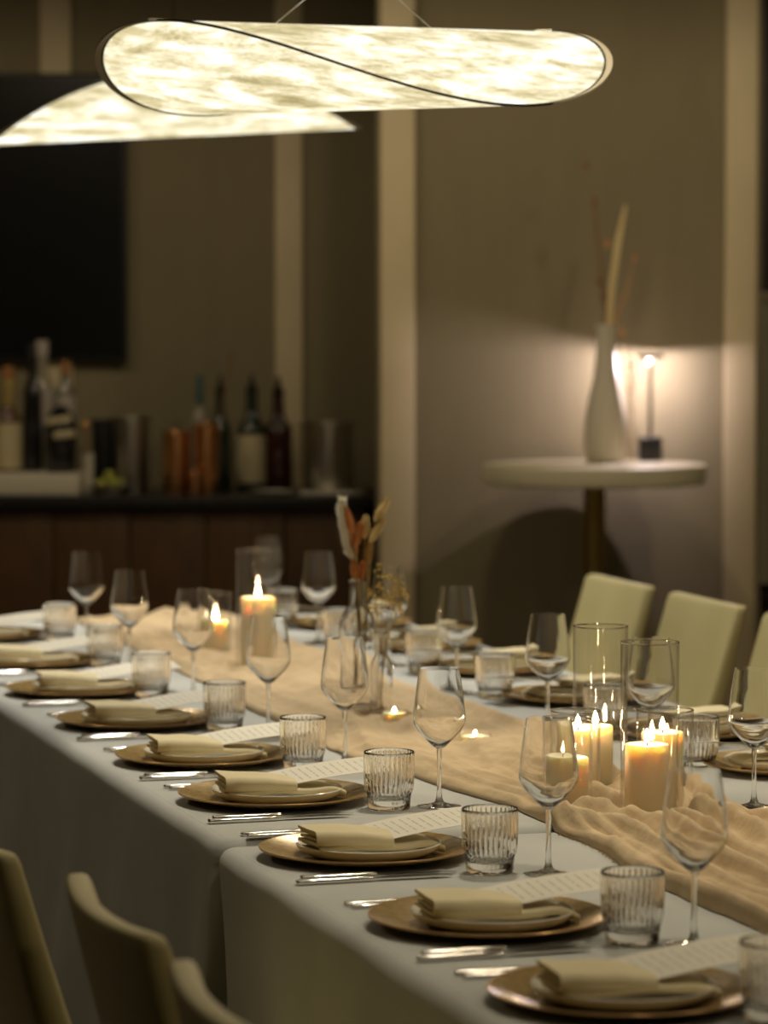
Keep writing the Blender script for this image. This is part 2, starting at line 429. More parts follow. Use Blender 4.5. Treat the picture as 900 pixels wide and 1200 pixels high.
def ztab(t): return ZN if t < T_SEAM else ZF

# ------------------------------------------------------------------ runner
CAND = dict(A=(1.686,.729), B=(1.355,.688), C=(1.594,.653), D=(1.458,.590), E=(1.565,.795), F=(3.591,.635), G=(3.997,.637),
            t1=(2.201,.681), t2=(2.587,.646), v1=(2.808,.637), v2=(2.709,.656))
CR = dict(A=.046, B=.046, C=.041, D=.041, E=.047, F=.05, G=.038, t1=.03, t2=.027, v1=.037, v2=.023)
def interp(tab, t):
    if t <= tab[0][0]: return tab[0][1]
    for (a, va), (b, vb) in zip(tab, tab[1:]):
        if t <= b:
            s = (t-a)/(b-a); s = s*s*(3-2*s); return va + (vb-va)*s
    return tab[-1][1]
RL = [(-.4,.50),(.46,.50),(.76,.485),(1.17,.522),(1.48,.515),(1.82,.473),(2.19,.431),(2.85,.442),(3.6,.46),(4.3,.475),(4.9,.48)]
RR = [(-.4,.80),(.46,.84),(1.0,.85),(1.4,.838),(1.8,.82),(2.2,.85),(2.8,.875),(3.4,.86),(4.9,.87)]
RA = [(-.4,.024),(.5,.028),(1.1,.034),(1.45,.028),(1.8,.026),(2.3,.022),(3.0,.018),(4.6,.014),(4.8,.020),(4.9,.016)]
def runner_h(t, w_):
    """long folds that run with the cloth, drifting sideways, plus fine creases between them"""
    amp = interp(RA, t); near = max(0, min(1, (2.3-t)/1.0)); K = 3.2 + 2.0*near
    tw = 1.1*math.exp(-((t-1.30)/.22)**2)                 # the gathered twist by the candles
    q = w_*K + .45*t + tw*(t-1.3)*3 + 1.1*noise.noise(Vector((t*.8, w_*1.2, 4))) + .22*noise.noise(Vector((t*2.6, w_*3, 8)))
    c = math.cos(2*PI*q); fl = math.floor(q+.5)
    a = (max(0, .5+.5*c))**2.0 * (.45+1.0*abs(noise.noise(Vector((fl*3.1, t*.9, 2)))))
    q2 = w_*K*2.6 - 1.1*t + 1.8*noise.noise(Vector((t*1.3, w_*2, 11)))
    b = .30*(1-abs(math.sin(PI*q2)))**1.5 * (.4+.9*abs(noise.noise(Vector((t*2.2, w_*4, 31)))))
    cr = (.16+.10*near)*(1-abs(noise.noise(Vector((t*5.5, w_*15, 3)))*2))
    d = .25*math.exp(-((t-1.2)/.35)**2)*abs(noise.noise(Vector((t*9, w_*7, 21))))
    e = min(w_, 1-w_); env = min(1, e/.07); env = math.sqrt(env*(2-env))
    return max(0, amp*(.25 + a + b + cr + d)*env)
def make_runner():
    t0, t1 = -.35, 4.88; nt, nw = 820, 84; vs = []; fs = []
    for i in range(nt+1):
        t = t0 + (t1-t0)*i/nt; l = interp(RL, t); r = interp(RR, t)
        l += .012*noise.noise(Vector((t*3.3, 1, 0))) + .004*noise.noise(Vector((t*17, 3, 0)))
        r += .014*noise.noise(Vector((t*3.1, 7, 0))) + .004*noise.noise(Vector((t*15, 9, 0)))
        for j in range(nw+1):
            w_ = j/nw; nn = l + (r-l)*w_ ; h = runner_h(t, w_); k = 1.0
            for key, (ct, cn) in CAND.items():
                d = math.hypot(t-ct, nn-cn) - CR[key] - .004
                k = min(k, max(0, min(1, d/.03)))
            k = k*k*(3-2*k)
            z = .0016 + h*k
            zt = ztab(t)
            if abs(t-T_SEAM) < .02: zt = ZN + (ZF-ZN)*max(0, min(1, (t-T_SEAM+.02)/.015))
            vs.append((nn-.645, t-2.2, zt + z))
    W1 = nw+1; NV = len(vs)
    for i in range(nt):
        for j in range(nw):
            q = i*W1+j; fs.append((q, q+1, q+W1+1, q+W1))
    o = MB().add(vs, fs).build('table_runner', M['runner'], angle=180)
    o.location = W(2.2, .645); o.rotation_euler = (0,0,TH)
    so = o.modifiers.new('s', 'SOLIDIFY'); so.thickness = .0014; so.offset = 1
    tag(o, 'crumpled beige gauze runner gathered in folds down the table middle', 'table runner')
    # frayed threads along the gathered edge facing the diners
    fb = MB()
    for i in range(90):
        t = .98 + .30*i/90; n0 = interp(RL, t) + .012*noise.noise(Vector((t*3.3,1,0))) + .004*noise.noise(Vector((t*17,3,0)))
        p = Vector((n0-.645+.002, t-2.2, ZN+.004)); q = p + Vector((-.006-.006*random.random(), .006*(random.random()-.5), -.0025))
        fb.tube([p, (p+q)/2+Vector((0,0,.001)), q], .0004, 3)
    f = fb.build('fringe', M['runner'], o); f['kind'] = 'stuff'
    return o
make_runner()

# ------------------------------------------------------------------ place settings
ORD = ['first','second','third','fourth','fifth','sixth','seventh','eighth','ninth','tenth']
LEFT = [.112,.600,1.165,1.686,2.174,2.716,3.266,3.85,4.48]
LT = [(-.040,.300),(.437,.313),(.987,.308),(1.554,.329),(2.029,.317),(2.589,.316),(3.161,.302),(3.776,.333),(4.36,.343)]
LG = [None,(.400,.380),(.950,.382),(1.556,.412),(2.075,.404),(2.53,.385),(3.150,.387),(3.69,.37),(4.28,.392)]
RIGHT = [1.27,1.79,2.28,2.86,3.42,3.97,4.53]
RT = [(1.36,.985),(1.845,.961),(2.347,.981),(2.955,.968),(3.471,.977),(4.034,.944),(4.62,.96)]
RG = [(1.41,.885),(1.923,.908),(2.41,.891),(3.06,.92),(3.613,.94),(4.13,.919),(4.703,.941)]

def mesh_charger():
    root = empty('charger_plate')
    prof = [(0,.004),(.095,.004),(.112,.006),(.150,.0165),(.1525,.0172),(.1525,.0150),(.150,.0135),(.112,.0028),(.100,0),(.09,0),(.088,.002),(0,.002)]
    MB().lathe(prof, 72).build('dish', M['charger'], root)
    MB().tube([(.1527*math.cos(a), .1527*math.sin(a), .0164) for a in [2*PI*i/72 for i in range(72)]], .0013, 6, closed=True).build('rim', M['rim'], root)
    return root
def mesh_plate():
    prof = [(0,.004),(.066,.004),(.082,.0065),(.096,.0120),(.1015,.0175),(.1030,.0185),(.1048,.0180),(.1050,.0165),(.1025,.0110),(.090,.0035),(.078,.0008),(.074,0),(.068,0),(.066,.002),(0,.002)]
    o = MB().lathe(prof, 64).build('dinner_plate', M['plate']); return o
def mesh_napkin(seed):
    """folded in layers: the long fold faces the diner's right, the layers show at the outer end"""
    rnd = random.Random(seed)
    def mk(path, th, x0, x1, nx, warp): 
        return MB().strip(path, th, x0, x1, nx, lambda y, x, z: warp(x, y, z))
    def crumple(x, y, z, a=1.0):
        k = noise.noise(Vector((x*16+seed*3.7, y*14, z*25)))
        k2 = noise.noise(Vector((x*34+seed*1.9, y*30, z*40+3)))
        return (x + .0015*k, y + .0035*noise.noise(Vector((x*11, seed*2.1, z*20)))*a, z + a*(.0022*k + .0010*k2))
    root = empty('folded_napkin')
    def Upath(y_near, y_far, r, zc, n=8):
        p = [(y_far - (y_far-y_near-r)*i/8, zc-r) for i in range(9)]
        p += [(y_near+r - r*math.sin(PI*k/n), zc - r*math.cos(PI*k/n)) for k in range(1, n)]
        p += [(y_near+r + (y_far-y_near-r)*i/8, zc+r) for i in range(9)]
        return p
    # lower fold: full length, drooping over the plate edge
    mk(Upath(-.040, .040, .0034, .0052), .0036, -.092, .098, 26,
       lambda x, y, z: crumple(x, y*(1-.10*max(0, x)/.1), z - 1.2*max(0, x-.06)**2*6 + (.0015*math.sin(x*55+seed)), .8)).build('lower_fold', M['napkin'], root, angle=70)
    # upper fold wraps over it for half the length
    sl = .03 + .02*rnd.random()
    up = lambda x, y, z: crumple(x + .12*(y+.04)*max(0, (x+.02)/.04) - (.010 if x < -.08 else 0)*abs(z-.018)*40*0, y, .0105 + (z-.0105)*(1 - .25*max(0, (x+.03)/.05)) - .004*max(0, (x+.098)/.12), 1.1)
    mk(Upath(-.047, .040, .0088, .0200), .0042, -.098, .018, 18, up).build('upper_fold', M['napkin'], root, angle=70)
    mk(Upath(-.036, .040, .0034, .0200), .0032, -.094, .006, 14, up).build('inner_fold', M['napkin'], root, angle=70)
    return root
def menu_material():
    m = mat('menu_print', (0.80,0.76,0.66), 0.8); N, L, b = nodes(m)
    tc = N.new('ShaderNodeTexCoord'); sp = N.new('ShaderNodeSeparateXYZ'); L.new(tc.outputs['Object'], sp.inputs[0])
    def mth(op, a, bb):
        q = N.new('ShaderNodeMath'); q.operation = op
        for i, vv in enumerate((a, bb)):
            if isinstance(vv, (int, float)): q.inputs[i].default_value = vv
            else: L.new(vv, q.inputs[i])
        return q.outputs[0]
    # rows of print: lines across the card, broken into word-like runs
    row = mth('MULTIPLY', sp.outputs['X'], 75.0); fr = mth('FRACT', row, 0); fl = mth('FLOOR', row, 0)
    ln = mth('LESS_THAN', fr, 0.22)
    cb = N.new('ShaderNodeCombineXYZ'); L.new(mth('MULTIPLY', fl, 7.31), cb.inputs[0]); L.new(mth('MULTIPLY', sp.outputs['Y'], 170.0), cb.inputs[1])
    nz = N.new('ShaderNodeTexNoise'); nz.inputs['Scale'].default_value = 1.0; nz.inputs['Detail'].default_value = 1; L.new(cb.outputs[0], nz.inputs['Vector'])
    wd = mth('GREATER_THAN', nz.outputs['Fac'], 0.44)
    ins = mth('LESS_THAN', mth('ABSOLUTE', sp.outputs['Y'], 0), 0.030)
    mask = mth('MULTIPLY', mth('MULTIPLY', ln, wd), ins)
    mx = N.new('ShaderNodeMix'); mx.data_type = 'RGBA'; L.new(mask, mx.inputs[0])
    mx.inputs[6].default_value = (0.80,0.76,0.65,1); mx.inputs[7].default_value = (0.55,0.51,0.43,1)
    L.new(mx.outputs[2], b.inputs['Base Color']); return m
M['menu'] = menu_material()
def mesh_card():
    mb = MB(); n = 14; vs = []; fs = []
    th = .0005
    mb.strip([(-.10+.20*i/n, .0035*math.sin(PI*i/n)) for i in range(n+1)], th, -.043, .043, 4)
    return mb.build('menu_card', M['menu'], angle=60)
def mesh_knife():
    root = empty('table_knife')
    MB().rbox((-.062,0,.0040), (.055,.0068,.0040), .0030, (4,1,1)).build('handle', M['steel'], root)
    vs = []; prof = [(-.009,.0035,-.0035),(.01,.0085,-.0055),(.05,.0095,-.0065),(.085,.0085,-.0065),(.102,.003,-.0062),(.107,-.004,-.006)]
    fs = []
    for x, a, b in prof: vs += [(x,a,.0036),(x,b,.0046),(x,b,.0024),(x,a,.0030)]
    for i in range(len(prof)-1):
        for k in range(4): fs.append((i*4+k, i*4+(k+1)%4, i*4+4+(k+1)%4, i*4+4+k))
    fs += [(3,2,1,0), tuple(len(vs)-4+k for k in range(4))]
    MB().add(vs, fs).build('blade', M['steel'], root, angle=20)
    return root
def mesh_fork():
    root = empty('table_fork')
    MB().rbox((-.058,0,.003), (.050,.0052,.003), .0024, (4,1,1)).build('handle', M['steel'], root)
    h = MB().strip([(-.01,.003),(.01,.006),(.03,.008),(.045,.004),(.06,.003)], .0018, -.0105, .0105, 6, lambda x,y,z: (x, y*(.30 if x < .02 else (.6 if x < .04 else 1)), z))
    for i in range(4):
        y = -.0092 + .00613*i; h.tube([(.058,y,.003),(.08,y,.0035),(.102,y,.0065)], [.0013,.0012,.0007], 5)
    h.build('head', M['steel'], root, angle=30)
    return root
def mesh_wine():
    root = empty('wine_glass')
    th = .0011
    out = [(.0045,.092),(.010,.0955),(.022,.107),(.034,.120),(.0405,.131),(.0420,.138),(.0412,.150),(.0375,.182),(.0330,.2110),(.0318,.2190)]
    inn = [(.0312,.2190),(.0322,.2110),(.0366,.182),(.0402,.150),(.0408,.138),(.0393,.1320),(.033,.1220),(.021,.1095),(.0095,.0990),(0,.0970)]
    stem = [(0,.0005),(.034,.0005),(.0352,.0012),(.034,.0022),(.018,.0040),(.008,.0075),(.0048,.014),(.0038,.026),(.0034,.05),(.0036,.075),(.0045,.092)]
    MB().lathe([(0,.092)] + out + inn, 48).build('bowl', M['glass'], root, angle=50)
    MB().lathe([(0,.0075)] + stem[5:] + [(0,.092)], 20).build('stem', M['glass'], root, angle=50)
    MB().lathe(stem[:6] + [(0,.0075)], 48).build('foot', M['glass'], root, angle=50)
    return root
def mesh_tumbler():
    NR = 34
    def rm(a, z):
        k = max(0, min(1, (z-.014)/.012)) * max(0, min(1, (.088-z)/.004))
        return 1 + .045*k*(abs(math.cos(NR*a/2))-.6)
    prof = [(0,.0012),(.028,.0006),(.0325,.0012),(.0335,.005),(.0338,.014),(.0345,.024),(.0372,.031),(.0384,.037),(.0388,.050),(.0393,.070),(.0397,.086),(.0398,.0900),(.0390,.0912)]
    inner = [(.0382,.0900),(.0378,.086),(.0372,.060),(.0366,.040),(.0345,.030),(.0318,.022),(.029,.0175),(.02,.0155),(0,.015)]
    mb = MB().lathe(prof, 272, rmod=rm).lathe([(.0390,.0912)] + inner, 272)
    return mb.build('ribbed_tumbler', M['tglass'], angle=50)

protos = dict(charger=mesh_charger(), knife=mesh_knife(), fork=mesh_fork(), wine=mesh_wine(), tumbler=mesh_tumbler())
plate0 = mesh_plate(); card0 = mesh_card()
napk = [mesh_napkin(s) for s in (1, 2, 3, 4)]
for p in list(protos.values()) + napk: KID[p.name] = kids(p)
USED = set()
def place(root, t, n, z, rz, label, cat, group):
    o = root if root.name not in USED else copy_tree(root)
    USED.add(root.name) if o is root else None
    o.location = W(t, n, z); o.rotation_euler = (0,0,rz); tag(o, label, cat, group); return o
def setting(i, t, side, tum, win):
    s = 1 if side == 'L' else -1
    n0 = .178 if side == 'L' else TW-.178
    rz = TH + (0 if s == 1 else PI) + random.uniform(-.03,.03)
    z0 = ztab(t)
    where = '%s place from camera, %s' % (ORD[i], 'left side' if s == 1 else 'right side')
    def at(dx, dy): return (t + s*dy, n0 + s*dx)
    place(protos['charger'], t, n0, z0, rz, 'amber charger plate with copper rim, ' + where, 'charger', 'amber charger plates')
    jx, jy = random.uniform(-.004,.004), random.uniform(-.004,.004)
    place(plate0, *at(.002+jx, jy), z0+.0042, rz, 'small cream-white plate on amber charger, ' + where, 'plate', 'small white plates')
    nap = napk[(i*3 + (0 if s == 1 else 2)) % 4]
    nrz = rz + random.uniform(-.06,.06)
    place(nap, *at(.004+jx, -.012+jy), z0+.0172, nrz, 'folded cream napkin on white plate, ' + where, 'napkin', 'folded cream napkins')
    c = place(card0, *at(.098+jx, .002+jy), z0+.0455, 0, 'printed white menu card tucked in napkin, ' + where, 'menu card', 'printed menu cards')
    yaw = random.uniform(.02,.12)
    c.rotation_euler = (Matrix.Rotation(nrz+yaw, 3, 'Z') @ Matrix.Rotation(math.radians(-5.5), 3, 'Y') @ Matrix.Rotation(math.radians(7), 3, 'X')).to_euler()
    hand = random.uniform(-.02,.02)
    place(protos['knife'], *at(-.026, -.172), ztab(at(-.026, -.172)[0]), rz+hand, 'steel knife closer to the charger, ' + where, 'knife', 'table knives')
    place(protos['knife'], *at(-.040, -.200), ztab(at(-.040, -.200)[0]), rz+hand+.02, 'steel knife farther from the charger, ' + where, 'knife', 'table knives')
    place(protos['fork'], *at(-.026, .170), ztab(at(-.026, .170)[0]), rz-hand, 'steel fork closer to the charger, ' + where, 'fork', 'table forks')
    place(protos['fork'], *at(-.030, .194), ztab(at(-.030, .194)[0]), rz-hand+.015, 'steel fork farther from the charger, ' + where, 'fork', 'table forks')
    if tum: place(protos['tumbler'], tum[0], tum[1], ztab(tum[0]), random.uniform(0,3), 'clear ribbed glass tumbler, ' + where, 'tumbler', 'ribbed tumblers')
    if win: place(protos['wine'], win[0], win[1], ztab(win[0]), random.uniform(0,3), 'empty stemmed wine glass with angular bowl, ' + where, 'wine glass', 'stemmed wine glasses')
for i, t in enumerate(LEFT): setting(i, t, 'L', LT[i], LG[i])
for i, t in enumerate(RIGHT):
    if i == 0: place(protos['wine'], *RG[0], ztab(RG[0][0]), .4, 'empty wine glass at the right frame edge beside the near candles', 'wine glass', 'stemmed wine glasses')
    else: setting(i, t, 'R', RT[i], RG[i])

# ------------------------------------------------------------------ candles
def flame_mesh(name, parent, z, h=.020, r=.0046, m=None):
    prof = [(0,0),(r*.6,h*.06),(r*.95,h*.2),(r,h*.34),(r*.75,h*.56),(r*.35,h*.82),(0,h)]
    return MB().lathe(prof, 8).build(name, m or M['flame'], parent, loc=(0,0,z))
def candle(key, hc, rc, off, label):
    t, n = CAND[key]; z = ztab(t) + .0032
    p = W(t, n, z) + Vector((off[0], off[1], 0.0035))
    root = empty('pillar_candle', p)
    prof = [(0,0),(rc*.98,0),(rc,.002),(rc,hc-.004),(rc*.97,hc-.001),(rc*.88,hc),(rc*.70,hc-.002),(rc*.45,hc-.006),(.003,hc-.007),(0,hc-.007)]
    def rm(a, zz): return 1 + .012*noise.noise(Vector((math.cos(a)*2, math.sin(a)*2, zz*30 + hc*50)))
    wx = MB().lathe(prof, 40, rmod=rm).build('wax', M['wax'], root)
    MB().tube([(0,0,hc-.008),(.0004,0,hc),(.0015,0,hc+.006)], .0011, 6).build('wick', M['wick'], wx)
    flame_mesh('flame', root, hc+.003)
    tag(root, label, 'candle', 'lit pillar candles')
def hurricane(key, h, r, label):
    t, n = CAND[key]; z = ztab(t) + .0032
    root = empty('candle_cylinder', W(t, n, z))
    th = .0020
    prof = [(0,0),(r-.003,0),(r-.0008,.001),(r,.003),(r,h-.001),(r-.0006,h),(r-th+.0006,h),(r-th,h-.001),(r-th,.004),(r-th-.002,.003),(0,.003)]
    MB().lathe(prof, 56).build('glass_wall', M['hurricane'], root, angle=50)
    MB().tube([((r-th/2)*math.cos(a), (r-th/2)*math.sin(a), h) for a in [2*PI*i/56 for i in range(56)]], .0014, 6, closed=True).build('rim', M['glass'], root)
    tag(root, label, 'candle holder', 'glass candle cylinders')
hurricane('A', .262, .045, 'tall clear glass candle cylinder, back left of the near group, beside the taller-looking twin')
hurricane('B', .268, .045, 'tall clear glass candle cylinder at the front right of the near candle group')
hurricane('C', .136, .040, 'short clear glass candle cylinder between two others at the left of the near group')
hurricane('D', .142, .040, 'short clear glass candle cylinder at the front left of the near group')
hurricane('E', .136, .046, 'short wide glass candle cylinder behind the front right tall one')
hurricane('F', .262, .049, 'tall clear glass candle cylinder in the far candle pair')
hurricane('G', .136, .037, 'short clear glass candle cylinder in the far candle pair')
candle('A', .096, .029, (-.008,0), 'lit ivory pillar candle in the back tall glass of the near group')
candle('B', .108, .034, (-.004,0), 'lit ivory pillar candle with wax drip in the front right tall glass')
candle('C', .104, .030, (.004,0), 'lit ivory pillar candle in the short glass at left centre of the near group')
candle('D', .078, .034, (0,0), 'lit low ivory pillar candle in the short glass front left')
candle('E', .098, .034, (-.004,0), 'lit ivory pillar candle in the wide short glass behind the tall one')
candle('F', .155, .038, (0,0), 'lit tall ivory pillar candle in the far tall glass')
candle('G', .068, .029, (0,0), 'lit low ivory pillar candle in the far short glass')
def tealight(key, r, h, label):
    t, n = CAND[key]; root = empty('tealight', W(t, n, ztab(t)+.0032))
    MB().lathe([(0,0),(r*.94,0),(r,.003),(r,h-.001),(r-.001,h),(r-.0025,h-.001),(r-.0025,.006),(0,.005)], 36).build('glass_cup', M['hurricane'], root)
    MB().lathe([(0,.0062),(r*.88,.0062),(r*.88,h*.80),(r*.82,h*.83),(.003,h*.76),(0,h*.76)], 30).build('wax', M['wax'], root)
    MB().tube([(0,0,h*.74),(0,0,h*.74+.005)], .0008, 5).build('wick', M['wick'], root)
    flame_mesh('flame', root, h*.76+.002, .009, .0026, M['teaflame'])
    tag(root, label, 'tealight', 'glass tealights')
tealight('t1', .0295, .026, 'small glass tealight on the runner, the one nearer the camera')
tealight('t2', .0255, .025, 'small glass tealight beside the bottle vases')

# ------------------------------------------------------------------ bottle vases with dried stems
def bottle_vase(key, prof, label):
    t, n = CAND[key]; root = empty('bottle_vase', W(t, n, ztab(t)+.0032))
    th = .0022
    inner = [(max(r-th, .0), z + (.006 if z < .01 else 0)) for r, z in prof[::-1]]
    inner = [q for q in inner if q[0] > 0] + [(0, .0075)]
    MB().lathe(prof + inner, 40).build('bottle', M['glass'], root, angle=50)
    r, h = prof[-1]
    MB().tube([(r*math.cos(a), r*math.sin(a), h-.002) for a in [2*PI*i/32 for i in range(32)]], .0022, 6, closed=True).build('lip', M['glass'], root)
    tag(root, label, 'vase', 'glass bottle vases'); return root
v1 = bottle_vase('v1', [(0,0),(.033,0),(.0365,.003),(.0370,.01),(.0370,.150),(.0355,.170),(.0290,.190),(.020,.203),(.0165,.212),(.0158,.250),(.0162,.256)],
                 'clear glass bottle vase holding white, rust and straw bunny-tail grasses')
v2 = bottle_vase('v2', [(0,0),(.019,0),(.0215,.003),(.0218,.09),(.019,.105),(.0115,.118),(.0100,.125),(.0105,.150),(.0125,.162)],
                 'small slender clear bottle vase holding yellow dried flowers')
def fluff(name, col, col2):
    m = mat(name, rough=0.95); vary(m, col, col2, 90, 3); return m
FL = dict(white=fluff('white_plume', (.85,.80,.66), (.92,.88,.76)), rust=fluff('rust_plume', (.62,.27,.09), (.74,.36,.14)),
          straw=fluff('straw_plume', (.74,.58,.28), (.84,.70,.40)), ochre=fluff('ochre_plume', (.45,.27,.08), (.55,.36,.14)),
          stem=fluff('dry_stem', (.40,.30,.12), (.48,.36,.16)), yellow=fluff('yellow_floret', (.60,.40,.06), (.72,.50,.12)),
          brown=fluff('brown_twig', (.20,.10,.04), (.30,.16,.07)))
def plume(path, rads, m, base, label, group, hair=.006, nh=420, stem_from=None):
    """a fuzzy seed head along path with its stem down to stem_from, all relative to base"""
    root = empty('dried_grass', base)
    head = MB().tube(path, rads, 8).build('seed_head', m, root)
    P = [Vector(p) for p in path]; hb = MB(); vs = []; fs = []
    for i in range(nh):
        s = random.random()*(len(P)-1.001); k = int(s); f = s-k
        c = P[k].lerp(P[k+1], f); r = rads[k]*(1-f) + rads[k+1]*f
        t = (P[k+1]-P[k]).normalized(); d = Vector((random.gauss(0,1), random.gauss(0,1), random.gauss(0,1))); d = (d - t*d.dot(t))
        if d.length < .01: continue
        d.normalize(); u = t.cross(d)*.0009
        a = c + d*r*.8; e = c + d*(r+hair*random.uniform(.5,1)) + t*hair*1.3
        b = len(vs); vs += [a-u, a+u, e]; fs.append((b, b+1, b+2))
    h = MB().add(vs, fs).build('awns', m, head, smooth=False); h['kind'] = 'stuff'
    if stem_from:
        a = Vector(stem_from); b = P[0]
        MB().tube([a, a.lerp(b,.5)+Vector((.003,0,.01)), b], .0011, 5).build('stem', FL['stem'], root)
    tag(root, label, 'dried grass', group)
px = 6.43/F_PX
def vp(u, v): return ((u-419)*px, 0, (835-v)*px)
def egg(u, v, L, ang, R, dy=0):
    a = math.radians(ang); c = Vector(vp(u, v)) + Vector((0,dy,0)); d = Vector((math.sin(a), .1, math.cos(a))).normalized()
    pr = [(0,.35),(.12,.8),(.3,1),(.5,1),(.7,.85),(.88,.5),(1,.12)]
    return [c + d*(s-.5)*L for s, q in pr], [R*.8*q for s, q in pr]
B1 = W(*CAND['v1'], ztab(2)+.0032)
g = 'dried grasses in the bottle vase'
heads = [('rust',409,612,.050,-18,.0085,-.004,'rust bunny-tail grass beside the white plume, uppermost'),
         ('rust',412,638,.048,-25,.0085,.004,'rust bunny-tail grass leaning on the white plume, lower left'),
         ('rust',419,630,.044,12,.0080,-.006,'rust bunny-tail grass in the middle of the bunch'),
         ('straw',428,621,.040,4,.0085,.006,'straw bunny-tail grass upright in the middle'),
         ('straw',446,601,.046,30,.0095,.0,'straw bunny-tail grass at the top right of the bunch'),
         ('straw',441,624,.050,32,.0085,-.006,'straw bunny-tail grass below the top right one'),
         ('ochre',432,650,.046,6,.0085,.0,'ochre bunny-tail grass low on the right'),
         ('rust',416,672,.036,-8,.0080,-.005,'rust bunny-tail grass just above the bottle neck, left'),
         ('rust',424,673,.036,8,.0080,.004,'rust bunny-tail grass just above the bottle neck, right')]
for m_, u, v, L_, an, R_, dy, lb in heads:
    p, r = egg(u, v, L_, an, R_, dy)
    plume(p, r, FL[m_], B1, lb, g, .0065, 520, (random.uniform(-.008,.008), dy*.5, .02))
pts = [vp(417,658), vp(409,648), vp(405,632), vp(402,612), vp(400,598), vp(401,587)]
plume(pts, [.003,.0055,.007,.0075,.0075,.004], FL['white'], B1, 'white fluffy plume arching up the left of the bunch', g, .008, 1000, (.004,0,.02))
B2 = W(*CAND['v2'], ztab(2)+.0032); px2 = 6.34/F_PX
for si, (u, v) in enumerate([(449,662),(470,680),(478,690),(438,690),(462,675)]):
    top = Vector(((u-447)*px2, random.uniform(-.02,.02), (842-v)*px2)); root = empty('dried_flower', B2)
    MB().tube([(random.uniform(-.006,.006),0,.012), (top.x*.25,0,.155), tuple(top)], .0008, 5).build('stem', FL['stem'], root)
    fb = MB()
    for k in range(34):
        s = random.uniform(.45,1); c = Vector((top.x*.25,0,.155)).lerp(top, s) + Vector((random.gauss(0,.006), random.gauss(0,.006), random.gauss(0,.005)))
        r = random.uniform(.0012,.0028)
        fb.lathe([(0,-r),(r*.8,-r*.5),(r,0),(r*.7,r*.6),(0,r)], 6, c=tuple(c))
    fl = fb.build('florets', FL['yellow'], root); fl['kind'] = 'stuff'
    tag(root, ['tall thin yellow dried flower spray, highest in the small bottle', 'yellow dried flower spray leaning right', 'yellow dried flower spray leaning farthest right',
               'yellow dried flower spray leaning left toward the large bottle', 'yellow dried flower spray between the tall and the right ones'][si], 'dried flower', 'yellow dried flowers')

# ------------------------------------------------------------------ pendant lamps
def pendant(loc, phi0, tilt, rz, label, rot):
    root = empty('pendant_lamp', loc, rz)
    A, B, H = .45, .18, .075
    ring = []
    for i in range(120):
        p = 2*PI*i/120; ring.append(Vector((A*math.cos(p), B*math.sin(p), H*math.cos(2*(p-phi0)) + A*math.cos(p)*tilt)))
    bm = bmesh.new()
    for p in ring: bm.verts.new(p)
    r = bmesh.ops.convex_hull(bm, input=bm.verts)
    me = bpy.data.meshes.new('shade'); bm.to_mesh(me); bm.free(); me.materials.append(shade_material(rot))
    o = bpy.data.objects.new('shade', me); COL.objects.link(o); o.parent = root
    MB().tube(ring, .0026, 6, closed=True).build('wire_rim', M['lamp_wire'], root)
    for sd in (0, 60):                                   # the film runs a little past the wire at both round ends
        fv = []; ff = []; m_ = 29
        for i in range(m_):
            p = ring[(sd + i - 14) % 120]; k = max(.06, (abs(p.x)/A - .72)/.28); q = Vector((p.x*(1+.030*k), p.y*(1+.06*k), p.z)); o_ = Vector((0,0,.0016))
            fv += [p + o_, q + o_, q - o_, p - o_]
        for i in range(m_-1):
            for c in range(4): ff.append((i*4+c, i*4+(c+1) % 4, i*4+4+(c+1) % 4, i*4+4+c))
        ff += [(3,2,1,0), tuple((m_-1)*4+c for c in range(4))]
        MB().add(fv, ff).build('film_edge', M['film_edge'], root, smooth=False)
    hi = [ring[round((phi0 % PI)/(2*PI)*120) % 120], ring[round(((phi0 % PI)+PI)/(2*PI)*120) % 120]]
    top = Vector((0, 0, H + .12))
    for q in hi:
        a = Vector((q.x*.42, q.y*.42, H - .006 + q.x*.42*tilt*2))
        MB().tube([a, top], .0010, 5).build('suspension_wire', M['steel'], root)
        MB().rbox(tuple(a), (.012,.006,.004), .002).build('wire_clip', M['lamp_wire'], root)
        MB().rbox((q.x*.985, q.y*.985, q.z+.001), (.016,.006,.0022), .002).build('end_clip', M['white'], root)
    MB().tube([top, (0,0,CEIL-loc[2]-.03)], .0016, 6).build('cable', M['lamp_wire'], root)
    MB().lathe([(0,0),(.05,0),(.052,.004),(.052,.03),(0,.03)], 28, c=(0,0,CEIL-loc[2]-.03)).build('canopy', M['white'], root)
    tag(root, label, 'pendant lamp', 'fibre-film pendant lamps'); return root
pendant((-.054, 5.95, 1.965), math.radians(40), 0, 0, 'glowing twisted fibre-film pendant lamp in front, with a diagonal dark wire', .25)
pendant((-.518, 8.18, 2.040), math.radians(90), .045, 0, 'glowing arched fibre-film pendant lamp behind, at the upper left', -.1)

